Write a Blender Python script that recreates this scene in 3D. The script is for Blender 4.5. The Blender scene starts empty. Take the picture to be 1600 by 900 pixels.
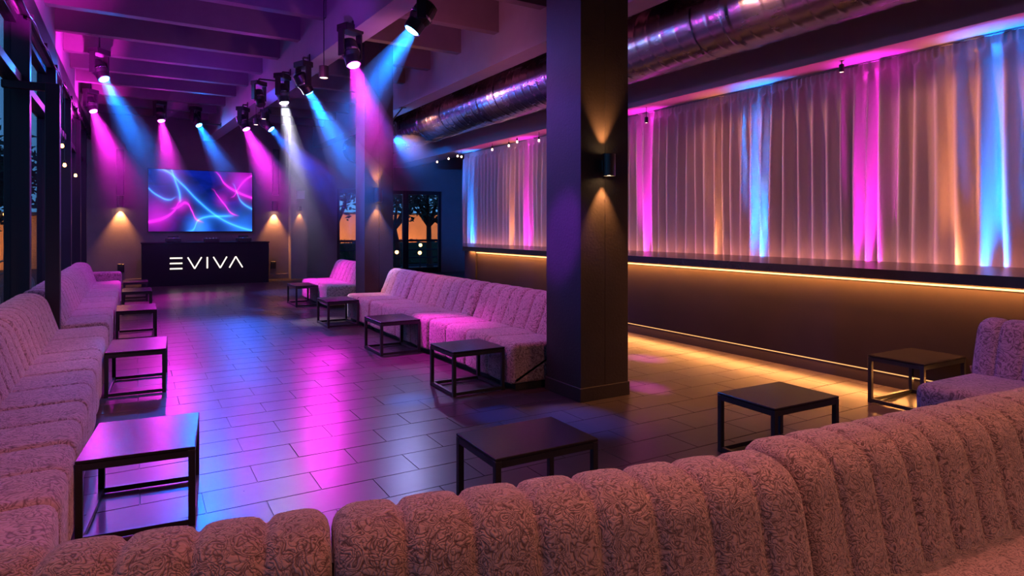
import bpy, math, random
from mathutils import Vector, Matrix, Euler
random.seed(7)
SC = bpy.context.scene
COL = SC.collection
PI = math.pi

# ------------------------------------------------------------------ camera
CAM_H, FPX, HOR = 1.5, 993.0, 357.0
YAW = math.atan((800 - 212) / FPX)
cam = bpy.data.cameras.new('camera')
cam.sensor_width = 36.0
cam.lens = 36.0 * FPX / 1600.0
cam.shift_y = -(450 - HOR) / 1600.0
cam.clip_start, cam.clip_end = 0.05, 300
cam_o = bpy.data.objects.new('camera', cam)
cam_o.location = (0, 0, CAM_H)
cam_o.rotation_euler = (PI / 2, 0, -YAW)
COL.objects.link(cam_o)
SC.camera = cam_o

# ------------------------------------------------------------------ world (blue dusk)
wd = bpy.data.worlds.new('dusk'); SC.world = wd; wd.use_nodes = True
wn, wl = wd.node_tree.nodes, wd.node_tree.links
wn.clear()
w_out = wn.new('ShaderNodeOutputWorld'); w_bg = wn.new('ShaderNodeBackground')
w_tc = wn.new('ShaderNodeTexCoord'); w_sep = wn.new('ShaderNodeSeparateXYZ'); w_cr = wn.new('ShaderNodeValToRGB')
wl.new(w_tc.outputs['Generated'], w_sep.inputs[0]); wl.new(w_sep.outputs['Z'], w_cr.inputs[0])
w_cr.color_ramp.elements[0].position = 0.0; w_cr.color_ramp.elements[0].color = (0.10, 0.30, 0.55, 1)
w_cr.color_ramp.elements[1].position = 0.6; w_cr.color_ramp.elements[1].color = (0.015, 0.07, 0.24, 1)
wl.new(w_cr.outputs[0], w_bg.inputs[0]); w_bg.inputs[1].default_value = 0.9
wl.new(w_bg.outputs[0], w_out.inputs[0])

SC.view_settings.view_transform = 'Standard'
SC.view_settings.look = 'None'
SC.view_settings.gamma = 1.0
SC.view_settings.use_curve_mapping = False
SC.view_settings.exposure = 1.12
cy = SC.cycles
cy.max_bounces = 5; cy.diffuse_bounces = 2; cy.glossy_bounces = 3; cy.transmission_bounces = 4
cy.transparent_max_bounces = 12; cy.volume_bounces = 0
cy.sample_clamp_indirect = 4.0
cy.use_denoising = True

# ------------------------------------------------------------------ light colours
BLUE = (0.0, 0.06, 1.0)
CYAN = (0.0, 0.17, 1.0)
MAG = (1.0, 0.02, 0.85)
VIO = (0.32, 0.03, 1.0)
WARM = (1.0, 0.38, 0.11)
AMBER = (1.0, 0.36, 0.09)
PEACH = (1.0, 0.42, 0.34)
PINK = (1.0, 0.22, 0.50)
WHITE = (0.85, 0.80, 1.0)

def spot(loc, target, color, power, size=40, blend=0.6, radius=0.05, parent=None):
    l = bpy.data.lights.new('spot', 'SPOT'); l.color = color; l.energy = power
    l.spot_size = math.radians(size); l.spot_blend = blend; l.shadow_soft_size = radius
    o = bpy.data.objects.new('spot_lamp', l); COL.objects.link(o)
    o.location = loc
    d = Vector(target) - Vector(loc)
    o.rotation_euler = d.to_track_quat('-Z', 'Y').to_euler()
    return o

def strip(loc, tilt, color, power, width, length, spread=180):
    """long strip lamp lying along Y; tilt 0 shines straight down, positive leans towards +X"""
    l = bpy.data.lights.new('strip', 'AREA'); l.shape = 'RECTANGLE'; l.size = width; l.size_y = length
    l.color = color; l.energy = power; l.spread = math.radians(spread)
    o = bpy.data.objects.new('strip_lamp', l); COL.objects.link(o)
    o.location = loc; o.rotation_euler = (0, -math.radians(tilt), 0)
    return o

# unseen wash spots added without fixtures to light the benches and floor
spot((1.4, -1.6, 3.9), (1.4, 1.4, 0.6), (1.0, 0.38, 0.22), 105, 75, 0.8, 0.12)
spot((4.6, -1.4, 3.9), (3.4, 1.4, 0.6), (1.0, 0.38, 0.22), 105, 70, 0.8, 0.12)
spot((1.2, 2.2, 4.3), (-0.9, 4.6, 0.4), (1.0, 0.26, 0.36), 170, 60, 0.9, 0.10)
spot((1.2, 5.5, 4.3), (-0.9, 7.2, 0.5), (1.0, 0.34, 0.24), 150, 50, 0.9, 0.10)
spot((1.0, 9.3, 4.3), (-0.8, 11.2, 0.5), (1.0, 0.08, 0.75), 190, 55, 0.9, 0.10)
spot((1.0, 12.6, 4.3), (-0.8, 14.4, 0.5), (0.9, 0.04, 1.0), 190, 50, 0.9, 0.10)
spot((1.6, 5.2, 4.3), (3.3, 6.3, 0.4), (1.0, 0.12, 0.42), 210, 48, 0.9, 0.10)
spot((1.6, 8.2, 4.3), (3.4, 9.4, 0.4), (1.0, 0.10, 0.52), 210, 48, 0.9, 0.10)
spot((2.2, 11.4, 4.2), (3.5, 13.2, 0.4), (0.9, 0.03, 0.9), 150, 45, 0.9, 0.10)
spot((3.2, 2.3, 4.2), (2.6, 1.3, 0.7), (1.0, 0.32, 0.24), 150, 70, 0.9, 0.10)
spot((0.6, 2.9, 4.2), (0.5, 1.6, 0.7), (1.0, 0.28, 0.28), 130, 70, 0.9, 0.10)
spot((4.4, 3.3, 4.1), (5.4, 4.4, 0.0), (1.0, 0.33, 0.12), 420, 60, 0.9, 0.10)
spot((4.4, 0.9, 4.1), (5.0, 1.7, 0.4), (0.95, 0.25, 0.55), 120, 60, 0.9, 0.10)
spot((3.9, 7.4, 4.1), (5.2, 8.4, 0.0), (1.0, 0.33, 0.12), 300, 50, 0.9, 0.10)
# warm wash on the curtain: unseen spots added just below the second beam
for yy in (0.5, 3.5, 6.5, 9.5, 12.5):
    spot((4.86, yy + 1.6, 3.92), (7.5, yy - 1.2, 1.9), (1.0, 0.36, 0.22), 190, 62, 1.0, 0.10)

# ------------------------------------------------------------------ node helpers
class NT:
    def __init__(s, name):
        s.m = bpy.data.materials.new(name); s.m.use_nodes = True
        s.t = s.m.node_tree; s.n = s.t.nodes; s.l = s.t.links
        s.n.clear(); s.out = s.n.new('ShaderNodeOutputMaterial')
    def new(s, t, **kw):
        o = s.n.new(t)
        for k, v in kw.items(): setattr(o, k, v)
        return o
    def put(s, sock, v):
        if v is None: return
        if isinstance(v, bpy.types.NodeSocket): s.l.new(v, sock)
        elif isinstance(v, (tuple, list)) and sock.type == 'RGBA' and len(v) == 3: sock.default_value = (*v, 1)
        else: sock.default_value = v
    def math(s, op, a, b=None, c=None, clamp=False):
        o = s.new('ShaderNodeMath', operation=op, use_clamp=clamp)
        s.put(o.inputs[0], a); s.put(o.inputs[1], b)
        if c is not None: s.put(o.inputs[2], c)
        return o.outputs[0]
    def coord(s, which='Object', scale=(1, 1, 1), rot=(0, 0, 0)):
        tc = s.new('ShaderNodeTexCoord'); mp = s.new('ShaderNodeMapping')
        s.l.new(tc.outputs[which], mp.inputs[0]); mp.inputs['Scale'].default_value = scale; mp.inputs['Rotation'].default_value = rot
        return mp.outputs[0]
    def geo(s, scale=(1, 1, 1)):
        g = s.new('ShaderNodeNewGeometry'); mp = s.new('ShaderNodeMapping')
        s.l.new(g.outputs['Position'], mp.inputs[0]); mp.inputs['Scale'].default_value = scale
        return mp.outputs[0]
    def noise(s, vec, scale=5, detail=2, rough=0.5, dist=0.0):
        o = s.new('ShaderNodeTexNoise'); s.put(o.inputs['Vector'], vec)
        o.inputs['Scale'].default_value = scale; o.inputs['Detail'].default_value = detail
        o.inputs['Roughness'].default_value = rough; o.inputs['Distortion'].default_value = dist
        return o.outputs[0]
    def ramp(s, fac, stops):
        o = s.new('ShaderNodeValToRGB'); s.put(o.inputs[0], fac)
        e = o.color_ramp.elements
        while len(e) < len(stops): e.new(0.5)
        for el, (p, c) in zip(e, stops):
            el.position = p; el.color = (c, c, c, 1) if isinstance(c, (int, float)) else (*c, 1)
        return o.outputs[0]
    def mix(s, fac, a, b, mode='MIX'):
        o = s.new('ShaderNodeMix', data_type='RGBA', blend_type=mode)
        s.put(o.inputs[0], fac); s.put(o.inputs[6], a); s.put(o.inputs[7], b)
        return o.outputs[2]
    def bump(s, h, strength=0.3, dist=0.01):
        o = s.new('ShaderNodeBump'); o.inputs['Strength'].default_value = strength; o.inputs['Distance'].default_value = dist
        s.put(o.inputs['Height'], h); return o.outputs[0]
    def bsdf(s, color=None, rough=0.5, metal=0.0, normal=None, spec=0.5, emit=None, estr=0.0, **kw):
        o = s.new('ShaderNodeBsdfPrincipled')
        s.put(o.inputs['Base Color'], color); s.put(o.inputs['Roughness'], rough); s.put(o.inputs['Metallic'], metal)
        s.put(o.inputs['Specular IOR Level'], spec)
        if normal is not None: s.put(o.inputs['Normal'], normal)
        if emit is not None:
            s.put(o.inputs['Emission Color'], emit); s.put(o.inputs['Emission Strength'], estr)
        for k, v in kw.items(): s.put(o.inputs[k], v)
        s.l.new(o.outputs[0], s.out.inputs[0]); return o

M = {}
def plain(name, color, rough=0.5, metal=0.0, var=0.15, nscale=6, bstr=0.08, spec=0.5):
    t = NT(name); v = t.coord('Object')
    n = t.noise(v, nscale, 5, 0.6)
    dark = tuple(c * (1 - var) for c in color); lite = tuple(min(1, c * (1 + var)) for c in color)
    n2 = t.noise(v, nscale * 9, 2, 0.5)
    t.bsdf(t.mix(n, dark, lite), rough, metal, t.bump(n2, bstr, 0.004), spec)
    M[name] = t.m; return t.m

def emitter(name, color, strength):
    t = NT(name); e = t.new('ShaderNodeEmission'); t.put(e.inputs[0], color); e.inputs[1].default_value = strength
    t.l.new(e.outputs[0], t.out.inputs[0]); M[name] = t.m; return t.m

plain('black_metal', (0.012, 0.012, 0.015), 0.35, 0.0, 0.2, 8, 0.05)
plain('table_top', (0.012, 0.010, 0.012), 0.24, 0.0, 0.35, 5, 0.06, 0.3)
plain('black_plastic', (0.010, 0.010, 0.013), 0.4)
plain('pillar_plaster', (0.026, 0.021, 0.021), 0.62, 0, 0.25, 5, 0.5, 0.2)
plain('wall_plaster', (0.17, 0.135, 0.135), 0.75, 0, 0.2, 3, 0.35)
plain('desk_paint', (0.010, 0.008, 0.013), 0.45, 0, 0.1, 6, 0.05, 0.2)
plain('bar_panel', (0.020, 0.014, 0.013), 0.5, 0, 0.2, 3, 0.1, 0.15)
plain('bar_plinth', (0.022, 0.016, 0.018), 0.5, 0, 0.2, 3, 0.1, 0.15)
plain('counter_stone', (0.018, 0.014, 0.018), 0.20, 0, 0.4, 7, 0.05)
plain('ceiling_deck', (0.10, 0.065, 0.075), 0.8, 0, 0.2, 3, 0.2)
plain('joist_paint', (0.15, 0.115, 0.12), 0.62, 0, 0.18, 4, 0.3)
plain('beam_paint', (0.36, 0.31, 0.33), 0.6, 0, 0.12, 4, 0.25)
plain('soffit_paint', (0.30, 0.25, 0.26), 0.65, 0, 0.1, 4, 0.2)
plain('frame_dark', (0.014, 0.013, 0.018), 0.4, 0.2, 0.2)
plain('plinth_black', (0.010, 0.009, 0.010), 0.7)
plain('white_card', (0.75, 0.70, 0.72), 0.5)
plain('chrome', (0.55, 0.55, 0.6), 0.2, 1.0, 0.1)
plain('bark', (0.05, 0.03, 0.022), 0.9, 0, 0.3, 8, 0.8)
plain('terrace', (0.05, 0.055, 0.065), 0.55, 0, 0.3, 2, 0.3)
plain('far_wall_paint', (0.55, 0.30, 0.16), 0.8, 0, 0.2, 2, 0.3)
plain('railing_paint', (0.03, 0.035, 0.05), 0.4, 0.3)
plain('leaf', (0.03, 0.07, 0.035), 0.6, 0, 0.4, 3, 0.1)
emitter('led_amber', (1.0, 0.50, 0.16), 2.0)
emitter('led_kick', (1.0, 0.46, 0.16), 0.55)
emitter('letter_light', (1.0, 0.86, 0.72), 1.0)
emitter('bulb_warm', (1.0, 0.34, 0.08), 9.0)
emitter('bulb_small', (1.0, 0.50, 0.38), 5.0)
emitter('sconce_glow', (1.0, 0.62, 0.28), 16.0)
emitter('lens_blue', (0.02, 0.25, 1.0), 220.0)
emitter('lens_magenta', (1.0, 0.03, 0.9), 200.0)
emitter('lens_white', (0.8, 0.8, 1.0), 120.0)

# upholstery: taupe-pink jacquard with raised squiggles
def fabric(name, c0, c1, scale, freq):
    t = NT(name); v = t.coord('Object')
    n = t.noise(v, scale, 1.0, 0.4, 1.1)
    line = t.math('ABSOLUTE', t.math('SINE', t.math('MULTIPLY', n, freq)))
    n2 = t.noise(v, scale * 1.3, 1.0, 0.5, 1.5)
    line2 = t.math('ABSOLUTE', t.math('SINE', t.math('MULTIPLY', n2, freq * 0.75)))
    h = t.math('MULTIPLY', t.math('POWER', line, 0.7), t.math('POWER', line2, 0.5))
    fine = t.noise(v, 260, 2, 0.6)
    big = t.noise(v, 3.0, 3, 0.6)
    col = t.mix(t.ramp(h, [(0.05, 0.0), (0.75, 1.0)]), c0, c1)
    col = t.mix(t.math('MULTIPLY', big, 0.35), col, tuple(c * 0.55 for c in c1))
    hh = t.math('ADD', h, t.math('MULTIPLY', fine, 0.5))
    t.bsdf(col, 0.85, 0, t.bump(hh, 0.55, 0.006), 0.25, **{'Sheen Weight': 0.35, 'Sheen Roughness': 0.4})
    M[name] = t.m
fabric('fabric_fine', (0.052, 0.029, 0.025), (0.40, 0.262, 0.232), 22.0, 26)
fabric('fabric', (0.075, 0.042, 0.044), (0.37, 0.262, 0.262), 10.0, 26)

# floor tiles
def mk_tile():
    t = NT('slate_tile'); v = t.geo()
    n = t.noise(v, 2.2, 5, 0.62); n2 = t.noise(v, 14, 3, 0.6)
    sw = t.math('ABSOLUTE', t.math('SINE', t.math('MULTIPLY', t.noise(v, 3.2, 1, 0.5, 1.2), 34)))
    col = t.mix(n, (0.016, 0.012, 0.014), (0.060, 0.045, 0.046))
    rough = t.math('ADD', t.math('MULTIPLY', n2, 0.06), 0.26)
    hh = t.math('ADD', t.math('MULTIPLY', sw, 0.30), t.math('MULTIPLY', n2, 0.25))
    t.bsdf(col, rough, 0, t.bump(hh, 0.016, 0.003), 0.24)
    M['slate_tile'] = t.m
mk_tile()
plain('grout', (0.07, 0.055, 0.058), 0.6)

# curtain cloth
def mk_curtain():
    t = NT('curtain_cloth'); v = t.geo((60, 60, 3))
    n = t.noise(v, 6, 3, 0.6)
    t.bsdf(t.mix(n, (0.50, 0.42, 0.41), (0.66, 0.57, 0.55)), 0.8, 0, t.bump(t.noise(t.geo(), 220, 2), 0.15, 0.002), 0.2, **{'Sheen Weight': 0.2})
    M['curtain_cloth'] = t.m
mk_curtain()

# duct sheet metal
def mk_duct():
    t = NT('galvanised_duct'); v = t.coord('Object', (1, 0.25, 1))
    n = t.noise(v, 7, 4, 0.6)
    t.bsdf(t.mix(n, (0.32, 0.31, 0.34), (0.55, 0.54, 0.58)), t.math('ADD', t.math('MULTIPLY', n, 0.12), 0.20), 1.0, t.bump(t.noise(v, 5, 3), 0.12, 0.03))
    M['galvanised_duct'] = t.m
mk_duct()

def mk_glass():
    t = NT('window_glass')
    tr = t.new('ShaderNodeBsdfTransparent'); tr.inputs[0].default_value = (0.72, 0.78, 0.86, 1)
    gl = t.new('ShaderNodeBsdfGlossy'); gl.inputs['Roughness'].default_value = 0.02; gl.inputs[0].default_value = (1, 1, 1, 1)
    lw = t.new('ShaderNodeLayerWeight'); lw.inputs[0].default_value = 0.5
    fr_o = t.math('ADD', t.math('MULTIPLY', t.math('POWER', lw.outputs['Facing'], 5.0), 0.55), 0.04)
    mx = t.new('ShaderNodeMixShader'); t.l.new(fr_o, mx.inputs[0]); t.l.new(tr.outputs[0], mx.inputs[1]); t.l.new(gl.outputs[0], mx.inputs[2])
    t.l.new(mx.outputs[0], t.out.inputs[0]); M['window_glass'] = t.m
mk_glass()

# screen picture: ribbons of cyan and magenta light on deep blue
def mk_screen():
    t = NT('screen_picture'); tc = t.new('ShaderNodeTexCoord'); sp = t.new('ShaderNodeSeparateXYZ')
    t.l.new(tc.outputs['UV'], sp.inputs[0]); u, v = sp.outputs[0], sp.outputs[1]
    vec = tc.outputs['UV']
    def curve(x, pts):
        c = t.new('ShaderNodeFloatCurve'); t.put(c.inputs['Value'], x)
        cv = c.mapping.curves[0]
        pts = sorted(pts)
        if pts[0][0] > 0: pts = [(0, pts[0][1])] + pts
        if pts[-1][0] < 1: pts = pts + [(1, pts[-1][1])]
        cv.points[0].location = pts[0]; cv.points[1].location = pts[-1]
        for p in pts[1:-1]: cv.points.new(*p)
        c.mapping.update(); return c.outputs[0]
    def streak(a, b, pts, core, halo, lo=0.0, hi=1.0):
        d = t.math('ABSOLUTE', t.math('SUBTRACT', b, curve(a, pts)))
        s1 = t.math('DIVIDE', core * 1.6, t.math('ADD', t.math('MULTIPLY', d, d), core * 1.0))
        s2 = t.math('DIVIDE', halo, t.math('ADD', t.math('MULTIPLY', d, d), halo * 1.0))
        s = t.math('ADD', s1, t.math('MULTIPLY', s2, 0.09))
        mr = t.new('ShaderNodeMapRange', interpolation_type='SMOOTHSTEP'); t.put(mr.inputs[0], a); mr.inputs[1].default_value = lo - 0.06; mr.inputs[2].default_value = lo + 0.06
        m2 = t.new('ShaderNodeMapRange', interpolation_type='SMOOTHSTEP'); t.put(m2.inputs[0], a); m2.inputs[1].default_value = hi - 0.06; m2.inputs[2].default_value = hi + 0.06
        m2.inputs[3].default_value = 1; m2.inputs[4].default_value = 0
        return t.math('MULTIPLY', s, t.math('MULTIPLY', mr.outputs[0], m2.outputs[0]))
    def blob(cu, cv_, r, asp=0.56):
        du = t.math('SUBTRACT', u, cu); dv = t.math('MULTIPLY', t.math('SUBTRACT', v, cv_), asp)
        d2 = t.math('ADD', t.math('MULTIPLY', du, du), t.math('MULTIPLY', dv, dv))
        return t.math('EXPONENT', t.math('DIVIDE', d2, -r * r))
    cy_ = [streak(u, v, [(0.10, 1.0), (0.14, 0.99), (0.30, 0.78), (0.46, 0.505), (0.66, 0.235), (0.82, 0.10), (1, 0.01)], 0.00025, 0.006, 0.1, 1.1),
           streak(u, v, [(0.36, 0.0), (0.41, 0.02), (0.46, 0.18), (0.56, 0.245), (0.66, 0.25), (0.84, 0.26)], 0.0002, 0.006, 0.38, 0.78),
           streak(u, v, [(0, 0.69), (0.09, 0.57), (0.19, 0.51), (0.26, 0.56)], 0.0001, 0.003, -0.1, 0.22),
           streak(u, v, [(0.8, 0.8), (0.84, 0.67), (0.89, 0.5), (1, 0.38)], 0.00015, 0.004, 0.84, 1.1),
           streak(v, u, [(0.5, 0.29), (0.62, 0.285), (0.8, 0.25), (1.0, 0.21)], 0.00005, 0.002, 0.5, 1.1)]
    mg = [streak(u, v, [(0, 0.15), (0.14, 0.215), (0.24, 0.34), (0.30, 0.5)], 0.00015, 0.008, -0.1, 0.27),
          streak(u, v, [(0.25, 0.38), (0.30, 0.43), (0.34, 0.465), (0.40, 0.34), (0.46, 0.18)], 0.00012, 0.004, 0.24, 0.47),
          streak(u, v, [(0.62, 1.0), (0.66, 0.95), (0.72, 0.80), (0.84, 0.67), (1, 0.57)], 0.00012, 0.006, 0.66, 1.1),
          streak(u, v, [(0.80, 0.58), (0.84, 0.67), (0.89, 0.80), (0.95, 0.90), (1, 0.95)], 0.00006, 0.003, 0.82, 1.1),
          streak(u, v, [(0.60, 0.70), (0.64, 0.62), (0.72, 0.45), (0.82, 0.28)], 0.00006, 0.003, 0.64, 0.82)]
    def total(xs):
        r = xs[0]
        for x in xs[1:]: r = t.math('ADD', r, x)
        return r
    c = t.math('ADD', total(cy_), t.math('MULTIPLY', blob(0.47, 0.05, 0.10), 0.9))
    c = t.math('ADD', c, t.math('MULTIPLY', blob(0.9, 0.03, 0.16), 0.45))
    m = t.math('ADD', total(mg), t.math('MULTIPLY', blob(0.08, 0.25, 0.13), 0.40))
    m = t.math('ADD', m, t.math('MULTIPLY', blob(0.90, 0.85, 0.12), 0.45))
    m = t.math('ADD', m, t.math('MULTIPLY', blob(0.70, 0.52, 0.06), 0.25))
    m = t.math('ADD', m, t.math('MULTIPLY', blob(0.30, 0.42, 0.06), 0.35))
    base = t.math('POWER', t.noise(vec, 3.2, 3, 0.5, 1.0), 2.0)
    def scaled(f, col):
        o = t.new('ShaderNodeVectorMath', operation='SCALE'); o.inputs[0].default_value = col; t.put(o.inputs[3], f); return o.outputs[0]
    def vadd(a, b):
        o = t.new('ShaderNodeVectorMath', operation='ADD'); t.l.new(a, o.inputs[0]); t.l.new(b, o.inputs[1]); return o.outputs[0]
    rgb = vadd(vadd(scaled(c, (0.03, 0.24, 1.0)), scaled(m, (0.80, 0.012, 0.70))), scaled(base, (0.005, 0.015, 0.45)))
    e = t.new('ShaderNodeEmission'); t.l.new(rgb, e.inputs[0]); e.inputs[1].default_value = 0.70
    t.l.new(e.outputs[0], t.out.inputs[0]); M['screen_picture'] = t.m
mk_screen()

# ------------------------------------------------------------------ mesh helpers
def obj(name, verts, faces, mat, parent=None, smooth=False, loc=None):
    me = bpy.data.meshes.new(name); me.from_pydata([tuple(v) for v in verts], [], faces); me.update()
    if smooth: me.polygons.foreach_set('use_smooth', [name != 'seat_cushion' and name != 'back_cushion' or len(f_) <= 4 for f_ in faces])
    if mat: me.materials.append(M[mat])
    o = bpy.data.objects.new(name, me); COL.objects.link(o)
    if parent: o.parent = parent
    if loc: o.location = loc
    return o

class MB:
    def __init__(s): s.v = []; s.f = []
    def add(s, v, f):
        b = len(s.v); s.v += [tuple(x) for x in v]; s.f += [tuple(i + b for i in q) for q in f]; return s
    def box(s, x0, x1, y0, y1, z0, z1, bev=0.0):
        if bev <= 0:
            v = [(x, y, z) for z in (z0, z1) for y in (y0, y1) for x in (x0, x1)]
            return s.add(v, [(0, 2, 3, 1), (4, 5, 7, 6), (0, 1, 5, 4), (2, 6, 7, 3), (0, 4, 6, 2), (1, 3, 7, 5)])
        b = bev
        ring = lambda i, z: [(x0 + i + b, y0 + i, z), (x1 - i - b, y0 + i, z), (x1 - i, y0 + i + b, z), (x1 - i, y1 - i - b, z), (x1 - i - b, y1 - i, z), (x0 + i + b, y1 - i, z), (x0 + i, y1 - i - b, z), (x0 + i, y0 + i + b, z)]
        v = ring(b, z0) + ring(0, z0 + b) + ring(0, z1 - b) + ring(b, z1)
        f = [tuple(range(7, -1, -1)), tuple(range(24, 32))]
        for k in range(3):
            for i in range(8): f.append((k * 8 + i, k * 8 + (i + 1) % 8, k * 8 + 8 + (i + 1) % 8, k * 8 + 8 + i))
        return s.add(v, f)
    def tube(s, pts, rad, n=8, caps=True):
        pts = [Vector(p) for p in pts]; R = rad if isinstance(rad, (list, tuple)) else [rad] * len(pts)
        v = []; f = []
        t0 = (pts[1] - pts[0]).normalized(); a = t0.orthogonal().normalized()
        for i, p in enumerate(pts):
            t = (pts[min(i + 1, len(pts) - 1)] - pts[max(i - 1, 0)]).normalized()
            a = (a - t * a.dot(t)).normalized(); b = t.cross(a)
            for k in range(n):
                th = 2 * PI * k / n; v.append(p + (a * math.cos(th) + b * math.sin(th)) * R[i])
        for i in range(len(pts) - 1):
            for k in range(n): f.append((i * n + k, i * n + (k + 1) % n, (i + 1) * n + (k + 1) % n, (i + 1) * n + k))
        if caps: f.append(tuple(range(n - 1, -1, -1))); f.append(tuple((len(pts) - 1) * n + k for k in range(n)))
        return s.add(v, f)
    def lathe(s, prof, n=20, mat=None):
        v = []; f = []
        for r, z in prof:
            for k in range(n):
                th = 2 * PI * k / n; p = Vector((r * math.cos(th), r * math.sin(th), z)); v.append(mat @ p if mat else p)
        for i in range(len(prof) - 1):
            for k in range(n): f.append((i * n + k, i * n + (k + 1) % n, (i + 1) * n + (k + 1) % n, (i + 1) * n + k))
        f.append(tuple(range(n - 1, -1, -1))); f.append(tuple((len(prof) - 1) * n + k for k in range(n)))
        return s.add(v, f)
    def prism(s, poly, z0, z1):
        n = len(poly); v = [(x, y, z0) for x, y in poly] + [(x, y, z1) for x, y in poly]
        f = [tuple(range(n - 1, -1, -1)), tuple(range(n, 2 * n))] + [(i, (i + 1) % n, n + (i + 1) % n, n + i) for i in range(n)]
        return s.add(v, f)
    def build(s, name, mat, parent=None, smooth=False, loc=None): return obj(name, s.v, s.f, mat, parent, smooth, loc)

def tag(o, label=None, cat=None, group=None, kind=None):
    if label: o['label'] = label
    if cat: o['category'] = cat
    if group: o['group'] = group
    if kind: o['kind'] = kind
    return o
def thing(name, label, cat, loc=(0, 0, 0), rz=0.0, group=None):
    o = bpy.data.objects.new(name, None); COL.objects.link(o); o.location = loc; o.rotation_euler = (0, 0, rz); o.empty_display_size = 0.1
    return tag(o, label, cat, group)
def struct(o, label=None): return tag(o, label, None, None, 'structure')
def copy_tree(o, parent=None):
    c = o.copy(); COL.objects.link(c); c.parent = parent
    for ch in list(o.children): copy_tree(ch, c)
    return c

# pixel -> world helpers used only to measure the photograph's layout
S_, C_ = math.sin(YAW), math.cos(YAW)
def ray(px, py):
    u = (px - 800) / FPX; v = (HOR - py) / FPX
    return Vector((S_ + u * C_, C_ - u * S_, v))
def at_x(px, py, x): d = ray(px, py); return d * (x / d.x) + Vector((0, 0, CAM_H))
def at_y(px, py, y): d = ray(px, py); return d * (y / d.y) + Vector((0, 0, CAM_H))
def at_z(px, py, z): d = ray(px, py); return d * ((z - CAM_H) / d.z) + Vector((0, 0, CAM_H))
def proj(p):
    Z = p[0] * S_ + p[1] * C_; X = p[0] * C_ - p[1] * S_
    return (800 + FPX * X / Z, HOR - FPX * (p[2] - CAM_H) / Z, Z)

# ================================================================== THE SETTING
Y0, Y1 = -2.6, 20.0
XL, XR = -1.18, 11.0
# floor slab (grout bed) and its tiles
floor = struct(MB().box(XL, XR, Y0, Y1 + 0.4, -0.2, -0.004).build('floor', 'grout'), 'dark slate tiled dance floor shining with coloured light')
TW, TD, TZ = 0.60, 0.30, 0.003
def tile_mesh(w, d):
    m = MB(); g = 0.002; b = 0.0015
    x, y = w / 2 - g, d / 2 - g
    v = [(-x, -y, -0.004), (x, -y, -0.004), (x, y, -0.004), (-x, y, -0.004), (-x + b, -y + b, 0), (x - b, -y + b, 0), (x - b, y - b, 0), (-x + b, y - b, 0)]
    f = [(4, 5, 6, 7), (0, 1, 5, 4), (1, 2, 6, 5), (2, 3, 7, 6), (3, 0, 4, 7)]
    return v, f
tv, tf = tile_mesh(TW, TD)
tme = bpy.data.meshes.new('tile'); tme.from_pydata(tv, [], tf); tme.materials.append(M['slate_tile']); tme.update()
cells = []
ny = int((Y1 - Y0) / TD); nx = int((XR - XL) / TW) + 1
for j in range(ny + 1):
    for i in range(-1, nx):
        x = XL + (i + 0.5 + 0.5 * (j % 2)) * TW; y = Y0 + (j + 0.5) * TD
        if x - TW / 2 < XL - 0.31 or x + TW / 2 > XR + 0.31: continue
        cells.append((x, y))
def vis_rank(c):
    x, y = c
    if y < 1.2: return 1e9
    px, py, Z = proj((x, y, 0))
    if Z < 0.5 or px < -20 or px > 1620 or py > 860: return 1e9
    if x < -0.35 or (x > 3.1 and x < 3.9 and y > 5) or x > 6.1 or (px < 1190 and py > 880 - 0.145 * px): return 1e9
    if px >= 1190 and py > 700 - 0.22 * (px - 1190): return 1e9
    return Z
cells.sort(key=vis_rank)
tb = MB()
for k, (x, y) in enumerate(cells):
    if k < 300:
        o = bpy.data.objects.new('tile', tme); COL.objects.link(o); o.parent = floor; o.location = (x, y, random.uniform(-0.0006, 0.0006))
    else:
        tb.add([(a + x, b + y, c) for a, b, c in tv], tf)
tag(tb.build('tile_field', 'slate_tile', floor), kind='stuff')

# ceiling deck with joists and beams
ZJ = 4.45
ceil = struct(MB().box(XL - 0.2, XR, Y0, Y1 + 0.3, 4.95, 5.1).build('ceiling', 'ceiling_deck'), 'dark ceiling deck carried on pale joists and long beams')
def beam_x(y): return 2.72 - (y - 6.8) * (0.78 / 13.5)        # right lower edge of the slightly skewed main beam
def skew_beam(name, y0, y1, w, z0, z1):
    m = MB(); v = []
    for z in (z0, z1):
        for y in (y0, y1):
            for dx in (-w, 0): v.append((beam_x(y) + dx, y, z))
    m.add(v, [(0, 2, 3, 1), (4, 5, 7, 6), (0, 1, 5, 4), (2, 6, 7, 3), (0, 4, 6, 2), (1, 3, 7, 5)])
    return m.build(name, 'beam_paint', ceil)
skew_beam('main_beam', Y0, Y1, 0.30, 4.0, 4.95)
MB().box(4.70, 5.02, Y0, Y1, 4.0, 4.95).build('main_beam', 'beam_paint', ceil)
for k in range(-9, 8):
    y = 10.33 + 1.27 * k
    if y < Y0 + 0.2 or y > Y1 - 0.1: continue
    MB().box(-1.06, beam_x(y) - 0.28, y - 0.075, y + 0.075, ZJ, 4.96).build('joist', 'joist_paint', ceil)
for k in range(-8, 9):
    y = 8.4 + 1.29 * k
    if y < Y0 + 0.2 or y > Y1 - 0.1: continue
    MB().box(beam_x(y) - 0.02, 4.72, y - 0.075, y + 0.075, ZJ, 4.96).build('joist', 'joist_paint', ceil)
y = Y0 + 0.3
while y < Y1:
    MB().box(5.0, 8.0, y, y + 0.30, 4.70, 4.95).build('batten', 'frame_dark', ceil); y += 0.72

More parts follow.
